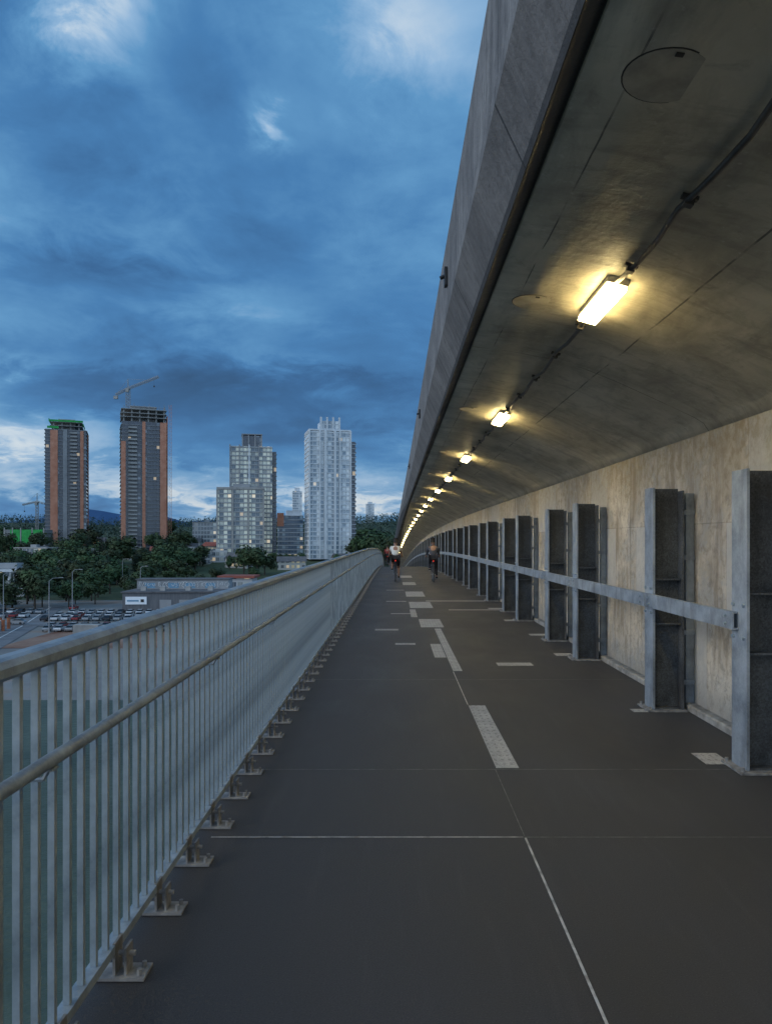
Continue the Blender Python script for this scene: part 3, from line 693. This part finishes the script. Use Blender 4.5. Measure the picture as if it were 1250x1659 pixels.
for i in range(9):
    x=-14+3.5*i
    mb.tube((x,-14.6,112),(x,-14.6,114.5+(i%3)),.15,n=5); mb.tube((14.6,x,112),(14.6,x,114.2+(i%2)*1.5),.15,n=5)
mb.tube((-14,-14.6,113.6),(14,-14.6,113.6),.1,n=5); mb.tube((14.6,-14,113.6),(14.6,14,113.6),.1,n=5)
mb.obj('guard_rail',M_DSLAB,B)
mb=MB()
for z in range(0,117,3):
    for s in (0,1.6): mb.tube((17.6+s,-14,z),(17.6+s,-14,z+3),.14,n=4)
    mb.tube((17.6,-14,z),(19.2,-14,z+3),.1,n=4); mb.tube((17.6,-14,z),(19.2,-14,z),.1,n=4)
mb.obj('hoist_mast',M_ORANGE,B)

def lattice(mb,p0,p1,w,n,r=.14):
    p0=Vector(p0);p1=Vector(p1);d=(p1-p0).normalized(); u=d.orthogonal().normalized();v=d.cross(u)
    cs=[(u*a+v*b)*w/2 for a,b in ((-1,-1),(1,-1),(1,1),(-1,1))]
    for c in cs: mb.tube(p0+c,p1+c,r,n=4)
    for i in range(n):
        a=p0+(p1-p0)*i/n; b=p0+(p1-p0)*(i+1)/n
        for k in range(4): mb.tube(a+cs[k],b+cs[(k+1)%4],r*.7,n=4)
def crane(x,y,z0,zt,jib,cj,label,w=2.4):
    e=thing('tower_crane',label,'crane',loc=(x,y,z0))
    H=zt-z0
    mb=MB(); lattice(mb,(0,0,0),(0,0,H),w,int(H/3),.2); mb.obj('mast',M_CRANE,e)
    mb=MB(); lattice(mb,(0,0,H+1),jib,w*.6,16,.16); mb.obj('jib',M_CRANE,e)
    mb=MB(); lattice(mb,(0,0,H+1),cj,w*.6,5,.18); mb.obj('counter_jib',M_CRANE,e)
    c=Vector(cj); bx('counterweight',c.x-1.6,c.x+1.6,c.y-1.2,c.y+1.2,c.z-3.4,c.z-.9,M_SLAB,e)
    mb=MB(); mb.box(-1.2,1.2,-2.6,-1.3,H-2.4,H+.4); mb.box(-1.6,1.6,-1.3,1.3,H,H+1); mb.obj('cab',M_CRANE,e,bevel=.1)
    mb=MB(); top=(0,0,H+9); mb.tube((-.6,0,H+1),top,.2,n=5); mb.tube((.6,0,H+1),top,.2,n=5); j=Vector(jib); mb.tube(top,j*.7+Vector((0,0,H+1))*.3,.1,n=4); mb.tube(top,cj,.1,n=4); mb.obj('apex_frame',M_CRANE,e)
    mb=MB(); q=j*.85+Vector((0,0,H+1))*.15; mb.tube(q,(q.x,q.y,q.z-6),.06,n=4); mb.box(q.x-.5,q.x+.5,q.y-.3,q.y+.3,q.z-7.2,q.z-6); mb.obj('hook',M_DARK,e)
crane(-224,622,-7,128,(27,-4,145),(-11,2,131),'grey lattice tower crane beside the unfinished tower',2.6)
crane(-338,700,-5,37,(-14,0,40),(16,0,38.6),'small grey tower crane behind the green building',2.0)

C=thing('apartment_tower','stepped grey apartment tower with rows of pale windows','tower',loc=(-101,520,-13),rot=(0,0,math.radians(12)))
core(C,28,25,0,79,F_C); slabs(C,28,25,0,79,3.0,M_GPIER,.35,.3)
for x in (-14.3,-8,-1.5,5): bx('grey_pier',x-.4,x+.4,-13.3,-12.86,0,80,M_WPIER if x==-1.5 else M_GPIER,C)
bx('balcony_block',14.4,17.0,-9,9,6,76,F_A,C)
mb=MB(); mb.box(-1.4,1.4,-9.4,9.4,0,.3); me=mb.mesh('balcony',M_SLAB)
for i in range(23): place('balcony',me,C,(16.,0,8+3*i))
bx('roof_block',-6,7,-7,7,79.2,87,F_B,C)
for x in (-6,-1.8,2.6,7): bx('roof_fin',x-.4,x+.4,-7.6,-7.05,79.2,87.6,M_GPIER,C)
bx('roof_cap',-6.6,7.6,-7.8,7.6,87.61,88.2,M_GPIER,C)
C2=thing('apartment_block','mid rise grey block with pale windows joined to the tower','apartment block',loc=(-103,496,-13),rot=(0,0,math.radians(8)))
core(C2,30,14,0,48,F_C); slabs(C2,30,14,0,48,3.0,M_SLAB,.3,.3); bx('roof_parapet',-15.4,15.4,-7.4,7.4,48.3,49.6,M_SLAB,C2); bx('roof_block',-5,6,-5,5,49.65,52,M_GPIER,C2)
for x in (-15,-5,5.3,15): bx('grey_pier',x-.5,x+.5,-7.9,-7.33,0,48,M_SLAB,C2)
bx('podium_wall',-19,-8,-14,-7.95,0,9,F_O,C2)
D=thing('apartment_tower','tall white apartment tower with vertical fins on its roof','tower',loc=(-46.3,505,-11),rot=(0,0,math.radians(14)))
D.scale=(1.07,1.07,1)
core(D,26,24,0,85,F_D); slabs(D,26,24,0,85,3.0,M_WPIER,.25,.3)
for x in (-12.9,-6.4,6.2,12.9): bx('white_pier',x-.45,x+.45,-12.9,-12.27,0,85.3,M_WPIER,D)
for x in (-3.,3.): bx('white_pier',x-.7,x+.7,-13.1,-12.27,0,85.3,M_WPIER,D)
bx('side_wing',13.3,16.4,-9,9,0,79,F_A,D)
mb=MB(); mb.box(-1.7,1.7,-9.5,9.5,0,.35); mb.box(1.62,1.7,-9.5,9.5,.35,1.3); me=mb.mesh('balcony',M_WPIER)
for i in range(26): place('balcony',me,D,(15.2,0,2+3*i))
bx('roof_parapet',-13.1,13.1,-12.1,12.1,85.31,86.3,M_WPIER,D)
bx('roof_block',-5.5,5.8,-11,4,86.31,92,F_D,D)
for x in (-5.6,-1.8,2.,5.9): bx('roof_fin',x-.55,x+.55,-11.8,-11.05,86.31,94.5,M_WPIER,D)
E=thing('glass_building','mid rise blue glass building with salmon upper corner','building',loc=(-80,565,-12),rot=(0,0,math.radians(10)))
core(E,19,18,0,32,F_E); slabs(E,19,18,0,32,3.2,M_WPIER,.3,.4); bx('salmon_strip',-10,-5,-9.9,-9.4,24,34,M_ORANGE,E); bx('roof_block',-3,7,-6,6,32.2,36,M_WPIER,E)
G=thing('apartment_tower','slim pale apartment tower far behind the others','tower',loc=(-119,900,5),rot=(0,0,.2))
core(G,11,11,0,56,F_D); slabs(G,11,11,0,56,3,M_WPIER,.3,.5); bx('roof_block',-3,3,-3,3,56.3,60,M_WPIER,G)
F=thing('apartment_tower','slender white tower rising above the distant wood','tower',loc=(-49,1440,22),rot=(0,0,.2))
core(F,14,13,0,50,F_D); slabs(F,14,13,0,50,3.1,M_WPIER,.3,.5); bx('roof_block',-4,4,-4,4,50.3,54,M_WPIER,F)
Hh=thing('site_building','low building wrapped in bright green construction netting','building',loc=(-296,600,-8),rot=(0,0,math.radians(8)))
core(Hh,30,20,0,18,M_DSLAB,'frame_wall'); slabs(Hh,30,20,0,18,3.1,M_SLAB,.8,.5)
for x in (-7.,1.5,10): bx('green_netting',x-3.6,x+3.6,-11.3,-11.0,1,18,M_GREEN,Hh)
for x in (-15,-9,-2.8,5.8,14.5): bx('column',x-.4,x+.4,-11.4,-10.95,0,19.5,M_SLAB,Hh)
M_ROOF=mottled('dark_roof',(.09,.09,.095),(.16,.15,.15),.5,.9,bump=0); M_ROOFR=mottled('red_roof',(.25,.07,.05),(.33,.1,.07),.5,.9,bump=0)
F_H=m_facade('house_facade',(.45,.44,.4),(.05,.06,.07),(.7,.6,.35),.3,3.0,3.0,.45,.45,.4)
def house(x,y,w,d,h,roof,rot,label):
    e=thing('house',label,'house',loc=(x,y,gz(x,y)-.5),rot=(0,0,rot))
    core(e,w,d,0,h,F_H,'wall'); mb=MB(); o=.6; rh=d*.32
    mb.v=[(-w/2-o,-d/2-o,h),(w/2+o,-d/2-o,h),(w/2+o,d/2+o,h),(-w/2-o,d/2+o,h),(-w/2-o,0,h+rh),(w/2+o,0,h+rh)]
    mb.f=[(0,1,5,4),(2,3,4,5),(1,2,5),(3,0,4),(0,3,2,1)]; mb.m=[0]*5; mb.obj('roof',roof,e)
    bx('chimney',w*.2,w*.2+1,1,2,h+rh*.3,h+rh+.8,M_SLAB,e)
rnd=random.Random(5)
for (x,y,w,d,h,r) in [(-150,500,14,9,6,0),(-165,520,12,9,6,1),(-152,540,16,10,7,0),(-176,505,11,8,6,0),(-240,560,14,9,6,1),(-250,520,16,10,6,0),(-138,560,13,10,7,1),(-168,610,18,10,8,0),(-245,600,20,10,9,0),(-60,430,16,9,5,0),(-30,440,13,9,6,0),(-92,440,15,9,6,0),(-255,430,14,9,6,1),(-225,450,13,9,6,0)]:
    house(x,y,w,d,h,M_ROOFR if r else M_ROOF,rnd.uniform(-.5,.5),'pale house with red pitched roof among trees' if r else 'pale house with dark pitched roof among trees')
for (x,y,w,d,h,rt) in [(-128,470,22,14,9,.1),(-190,470,26,14,8,.15),(-232,480,22,14,10,-.1),(-156,620,24,14,24,.1),(-20,520,18,14,14,.1),(-150,250,22,12,7,.1),(-200,270,26,14,9,.1)]:
    e=thing('low_rise_block','low pale commercial block with a flat roof','building',loc=(x,y,gz(x,y)-1),rot=(0,0,rt)); core(e,w,d,0,h,F_O,'wall'); bx('roof_parapet',-w/2-.3,w/2+.3,-d/2-.3,d/2+.3,h+.01,h+.8,M_SLAB,e); bx('roof_unit',-3,1,-2,2,h+.81,h+2.6,M_GPIER,e)
M_WH=mottled('warehouse_cladding',(.10,.105,.115),(.15,.155,.165),.6,.8,bump=0,stretch=(3,3,.3))
W=thing('warehouse','long dark grey warehouse with graffiti on its upper wall','warehouse',loc=(-70,240,-21),rot=(0,0,math.radians(3)))
bx('wall',-15.5,15.5,-8,10,0,6.2,M_WH,W); bx('roof',-15.9,15.9,-8.4,10.4,6.203,6.6,M_ROOF,W)
bx('upper_wall',-14.5,15.2,4,12,6.61,9.6,M_GPIER,W); bx('upper_roof',-14.9,15.6,3.6,12.4,9.603,9.9,M_ROOF,W)
M_GRAF=mottled('white_graffiti_paint',(.45,.48,.5),(.7,.7,.68),2,.8,bump=0); M_GRAFB=mottled('blue_graffiti_paint',(.12,.25,.4),(.2,.36,.46),2,.8,bump=0)
gr=MB(); rnd=random.Random(21); x=-13.8
while x<14.2:
    w=rnd.uniform(.6,1.8); z0=6.8+rnd.uniform(0,.5); r=rnd.uniform(.5,1.1); cx=x+w/2; cz=8.1; pts=[(cx+r*math.cos(a)*(.6+.4*math.sin(a*2+x)),3.93,cz+r*math.sin(a)) for a in [k*.8+x for k in range(rnd.randint(5,8))]]
    for p,q in zip(pts[:-1],pts[1:]): gr.tube(p,q,.11,n=4)
    x+=w+.1
gr.obj('graffiti',M_GRAF,W)
for x0 in (-12,-4.4,1,7.6): bx('graffiti_patch',x0,x0+3.4,3.965,3.995,6.9,8.6,M_GRAFB,W)
M_SIGN=mottled('white_sign_face',(.8,.83,.86),(.85,.88,.9),2,.6,bump=0)
bx('sign_board',-14.5,-8,-8.25,-8.05,2.6,5.0,M_SIGN,W); bx('sign_stripe',-14,-10.4,-8.3,-8.26,3.5,4.0,M_GRAFB,W); bx('sign_mark',-9.8,-8.8,-8.3,-8.26,3.3,4.2,M_DARK,W)
for x0 in (-4,2,8): bx('loading_door',x0,x0+3.6,-8.2,-8.02,0,4,M_GPIER,W)
for x0 in (-11,-5,3,10): bx('roof_vent',x0,x0+1.6,-4,-2.4,6.61,7.9,M_SLAB,W)
O=thing('office_building','pale office building with bands of windows','office building',loc=(-167,305,-21),rot=(0,0,math.radians(6)))
core(O,34,18,0,11,F_O,'wall'); slabs(O,34,18,0,11,3.4,M_WPIER,.4,.5); bx('roof_unit',2,12,-3,4,11.1,13.2,M_GPIER,O); bx('entrance_canopy',12,16,-10.8,-9.42,2.8,3.3,M_SLAB,O)
R=thing('pavilion','low building with a flat red roof','building',loc=(-60,285,-21)); core(R,12,10,0,8.3,F_O,'wall'); bx('red_roof',-7,7,-6,6,8.31,9.2,M_ROOFR,R)
R=thing('pavilion','long low pale building beside the trees','building',loc=(-42,300,-21)); core(R,20,12,0,7.,F_O,'wall'); bx('roof',-10.4,10.4,-6.4,6.4,7.01,7.6,M_ROOF,R)
def slamp(x,y,h):
    e=thing('street_lamp','tall grey street lamp with curved arm beside the road','street lamp',loc=(x,y,gz(x,y)),group='street lamps by the river road')
    mb=MB(); mb.tube((0,0,0),(0,0,h-.8),.16,.09,n=7); mb.tube((0,0,0),(0,0,.6),.3,.3,n=7); mb.obj('pole',M_GPIER,e)
    mb=MB(); mb.tube((0,0,h-.8),(.8,0,h-.1),.08,n=6); mb.tube((.8,0,h-.1),(2.4,0,h),.07,n=6); mb.obj('arm',M_GPIER,e)
    mb=MB(); mb.box(2.2,3.2,-.2,.2,h-.1,h+.1); mb.obj('lamp_head',M_SLAB,e,bevel=.04); return e
s0=slamp(-101,232,13.5)
for (x,y) in [(-90,262),(-84,180),(-112,212),(-125,340),(-150,330)]: clone(s0,(x,y,gz(x,y)),(0,0,random.uniform(-1,1)))
CARM=[mottled('car_paint_%s'%n,c,tuple(k*1.15 for k in c),2,.3,.1,bump=0) for n,c in (('white',(.6,.6,.6)),('grey',(.3,.31,.32)),('dark',(.03,.03,.035)),('red',(.25,.03,.03)),('blue',(.04,.09,.22)))]
M_GL=mottled('car_glass',(.01,.012,.015),(.02,.025,.03),2,.1,bump=0)
def car(mat,cname):
    e=thing('parked_car','small %s car parked in the riverside lot'%cname,'car',group='cars parked in the riverside lot')
    mb=MB(); prof=[(-2.15,.35),(-2.2,.75),(-2.05,.95),(-1.0,1.0),(1.1,1.0),(2.05,.85),(2.2,.6),(2.15,.35)]
    n=len(prof)
    for s in (-.88,.88): mb.v+=[(s,y,z) for y,z in prof]
    for i in range(n): mb.f.append((i,(i+1)%n,n+(i+1)%n,n+i)); mb.m.append(0)
    mb.f+= [tuple(range(n)),tuple(reversed(range(n,2*n)))]; mb.m+=[0,0]; mb.obj('body',mat,e,bevel=.05)
    mb=MB(); a=[(-1.7,1.0),(-1.1,1.42),(.3,1.45),(1.15,1.0)]
    for s in (-1,1): mb.v+=[(s*(.8 if z<1.1 else .64),y,z) for y,z in a]
    mb.f=[(0,1,5,4),(1,2,6,5),(2,3,7,6),(3,0,4,7),(0,3,2,1),(4,5,6,7)]; mb.m=[0]*6; mb.obj('cabin_glass',M_GL,e)
    mb=MB(); mb.box(-.62,.62,-1.05,.28,1.452,1.48); mb.obj('roof_panel',mat,e)
    for x in (-.86,.86):
        for y in (-1.35,1.35):
            w=MB(); w.tube((-.1,0,0),(.1,0,0),.33,n=14); w.obj('wheel',M_BLACK,e,loc=(x,y,.33))
    return e
cars=[car(m,n) for m,n in zip(CARM,('white','grey','black','red','blue'))]
rnd=random.Random(8); spots=[(-92,214),(-101,198.),(-130,202),(-104,240),(-148,203)]+[(-98+2.9*i,226) for i in range(11)]+[(-86+2.8*i,184) for i in range(11)]+[(-108-2.9*i,216) for i in range(12)]+[(-109-2.9*i,228) for i in range(6)]+[(-88+2.8*i,190.5) for i in range(8)]+[(-110-2.9*i,190) for i in range(9)]+[(-98+2.9*i,217) for i in range(9)]+[(-98+2.9*i,208) for i in range(9)]
for i,(x,y) in enumerate(spots):
    r=1.57 if 197<y<205 else 0.1
    if i<5: cars[i].location=(x,y,gz(x,y)+.22); cars[i].rotation_euler=(0,0,r)
    else: clone(cars[rnd.choice((0,0,0,1,1,2,3))],(x,y,gz(x,y)+.16),(0,0,r))
def hut(x,y,m,l):
    e=thing('shipping_container',l,'container',loc=(x,y,gz(x,y)+.1),rot=(0,0,rnd.uniform(-.1,.1)),group='containers in the riverside yard')
    mb=MB()
    mb.box(-3,3,-1.2,1.2,0,2.6)
    for i in range(20): mb.box(-2.9+.3*i,-2.75+.3*i,-1.24,-1.2005,.15,2.45)
    mb.obj('shell',m,e); bx('door',3.003,3.06,-1.1,1.1,.15,2.45,m,e)
for x,y,m,l in [(-101,184,M_WPIER,'white container standing in the gravel yard'),(-73,176,M_SLAB,'grey container standing in the gravel yard')]: hut(x,y,m,l)
M_RUST=mottled('rusty_steel',(.30,.09,.04),(.5,.18,.08),1,.85,bump=0)
mb=MB(); mb.tube((0,0,-1),(0,0,2.6),.42,n=8); mb.tube((0,0,2.6),(0,0,2.75),.52,n=8); pm=mb.mesh('steel_pile',M_RUST)
for r_ in range(7):
    for i in range(12):
        x=-106+1.9*i-1.3*r_; y=154+r_*5.2+i*.5
        if x>-91-(y-160)*.25: continue
        o=place('steel_pile',pm,None,(x,y,gz(x,y)+.1)); tag(o,'short rusty steel pile standing in the riverside yard','pile',group='rusty piles in rows')

# ---------------------------------------------------------------- world
w=bpy.data.worlds.new('World'); S.world=w; w.use_nodes=True; t=NT(w.node_tree); t.n.clear()
out=t.add('ShaderNodeOutputWorld'); bg=t.add('ShaderNodeBackground')
d=t.add('ShaderNodeTexCoord').outputs['Generated']; X,Yd,Z=t.xyz(d)
Zc=t.math('MAXIMUM',Z,0.); den=t.math('ADD',Zc,.24); px=t.math('DIVIDE',X,den); py=t.math('DIVIDE',Yd,den)
pv=t.comb(px,py,0)
n1=t.noise(t.mapping(pv,(1.0,1.05,1),(3.1,1.7,0)),.9,7,.54,.3); n2=t.noise(t.mapping(pv,(1.,1.05,1),(0,4.,2)),2.1,8,.58,.4)
n3=t.noise(t.mapping(pv,(1.,1.,1),(5,2.,2)),6.,8,.62,.5)
val=t.math('ADD',t.math('MULTIPLY',n1,1.35),t.math('MULTIPLY',n2,.7)); val=t.math('ADD',val,t.math('MULTIPLY',n3,.30)); val=t.math('SUBTRACT',val,.66)
hyp=t.math('SQRT',t.math('ADD',t.math('MULTIPLY',X,X),t.math('MULTIPLY',Yd,Yd))); az=t.math('DIVIDE',X,t.math('ADD',hyp,1e-4))
wob=t.math('MULTIPLY',t.math('SUBTRACT',n2,.5),.30); wob2=t.math('MULTIPLY',t.math('SUBTRACT',n3,.5),.16)
azw=t.math('ADD',t.math('ADD',az,wob),wob2); Zw=t.math('ADD',t.math('ADD',Z,t.math('MULTIPLY',t.math('SUBTRACT',n1,.5),.09)),t.math('MULTIPLY',t.math('SUBTRACT',n3,.5),.10))
for a0,e0,sa,se,amp in [(-.37,.55,.07,.045,.55),(-.17,.482,.028,.018,.36),(.03,.585,.10,.04,.18),(-.22,.63,.1,.03,.28),(-.42,.315,.18,.026,-.20),(-.46,.125,.12,.022,.34),(-.27,.065,.20,.012,.32),(-.36,.085,.10,.010,.22),(-.18,.29,.14,.035,.20),(-.05,.52,.08,.08,-.06),(-.08,.13,.12,.02,-.08),(-.3,.18,.25,.02,-.06),(-.30,.43,.16,.05,.08),(-.06,.06,.1,.012,.25),(-.45,.21,.1,.012,.12),(-.12,.22,.1,.02,.16),(-.25,.24,.15,.03,.08)]:
    A1=t.math('DIVIDE',t.math('SUBTRACT',azw,a0),sa); E1=t.math('DIVIDE',t.math('SUBTRACT',Zw,e0),se)
    q=t.math('ADD',t.math('MULTIPLY',A1,A1),t.math('MULTIPLY',E1,E1)); gsn=t.math('EXPONENT',t.math('MULTIPLY',q,-1.))
    val=t.math('ADD',val,t.math('MULTIPLY',gsn,amp))
c=t.ramp(val,[(.0,(.022,.070,.165)),(.25,(.036,.125,.295)),(.44,(.058,.195,.425)),(.62,(.11,.295,.54)),(.80,(.27,.45,.67)),(1.,(.68,.76,.82))])
hz=t.math('MULTIPLY',t.math('MULTIPLY',t.ramp(Z,[(.03,1.),(.19,0.)]),t.ramp(val,[(.5,0.),(.95,1.)])),.55)
c=t.mix(hz,c,(.56,.59,.61))
nis=t.add('ShaderNodeTexSky',sky_type='NISHITA'); nis.sun_disc=False; nis.sun_elevation=math.radians(8); nis.sun_rotation=math.radians(260)
add=t.mix(.01,c,nis.outputs[0],'ADD')
bk_=t.ramp(t.math('MULTIPLY',Yd,-1.),[(0.,0.),(.6,1.)])
sc_=t.add('ShaderNodeVectorMath',operation='SCALE'); t.put(sc_.inputs[0],t.mix(t.math('MULTIPLY',bk_,.55),add,(.34,.38,.42))); t.put(sc_.inputs['Scale'],t.math('ADD',1.,t.math('MULTIPLY',bk_,1.2)))
t.l.new(sc_.outputs[0],bg.inputs[0]); bg.inputs[1].default_value=1.; t.l.new(bg.outputs[0],out.inputs[0])

sl=bpy.data.lights.new('sun','SUN'); sl.energy=1.0; sl.angle=math.radians(30); sl.color=(1,.97,.94); so=bpy.data.objects.new('sun',sl); COL.objects.link(so)
dirv=Vector((.84,.30,-.36)); so.rotation_euler=dirv.to_track_quat('-Z','Y').to_euler()

# ---------------------------------------------------------------- camera
cam=bpy.data.cameras.new('camera'); co=bpy.data.objects.new('camera',cam); COL.objects.link(co); S.camera=co
co.location=(0,0,1.7); co.rotation_euler=(math.radians(90),0,0)
cam.sensor_fit='VERTICAL'; cam.sensor_height=36; cam.lens=26.04; cam.shift_x=-.009; cam.shift_y=.0274; cam.clip_start=.05; cam.clip_end=20000
S.view_settings.view_transform='Standard'; S.view_settings.look='None'; S.view_settings.exposure=0
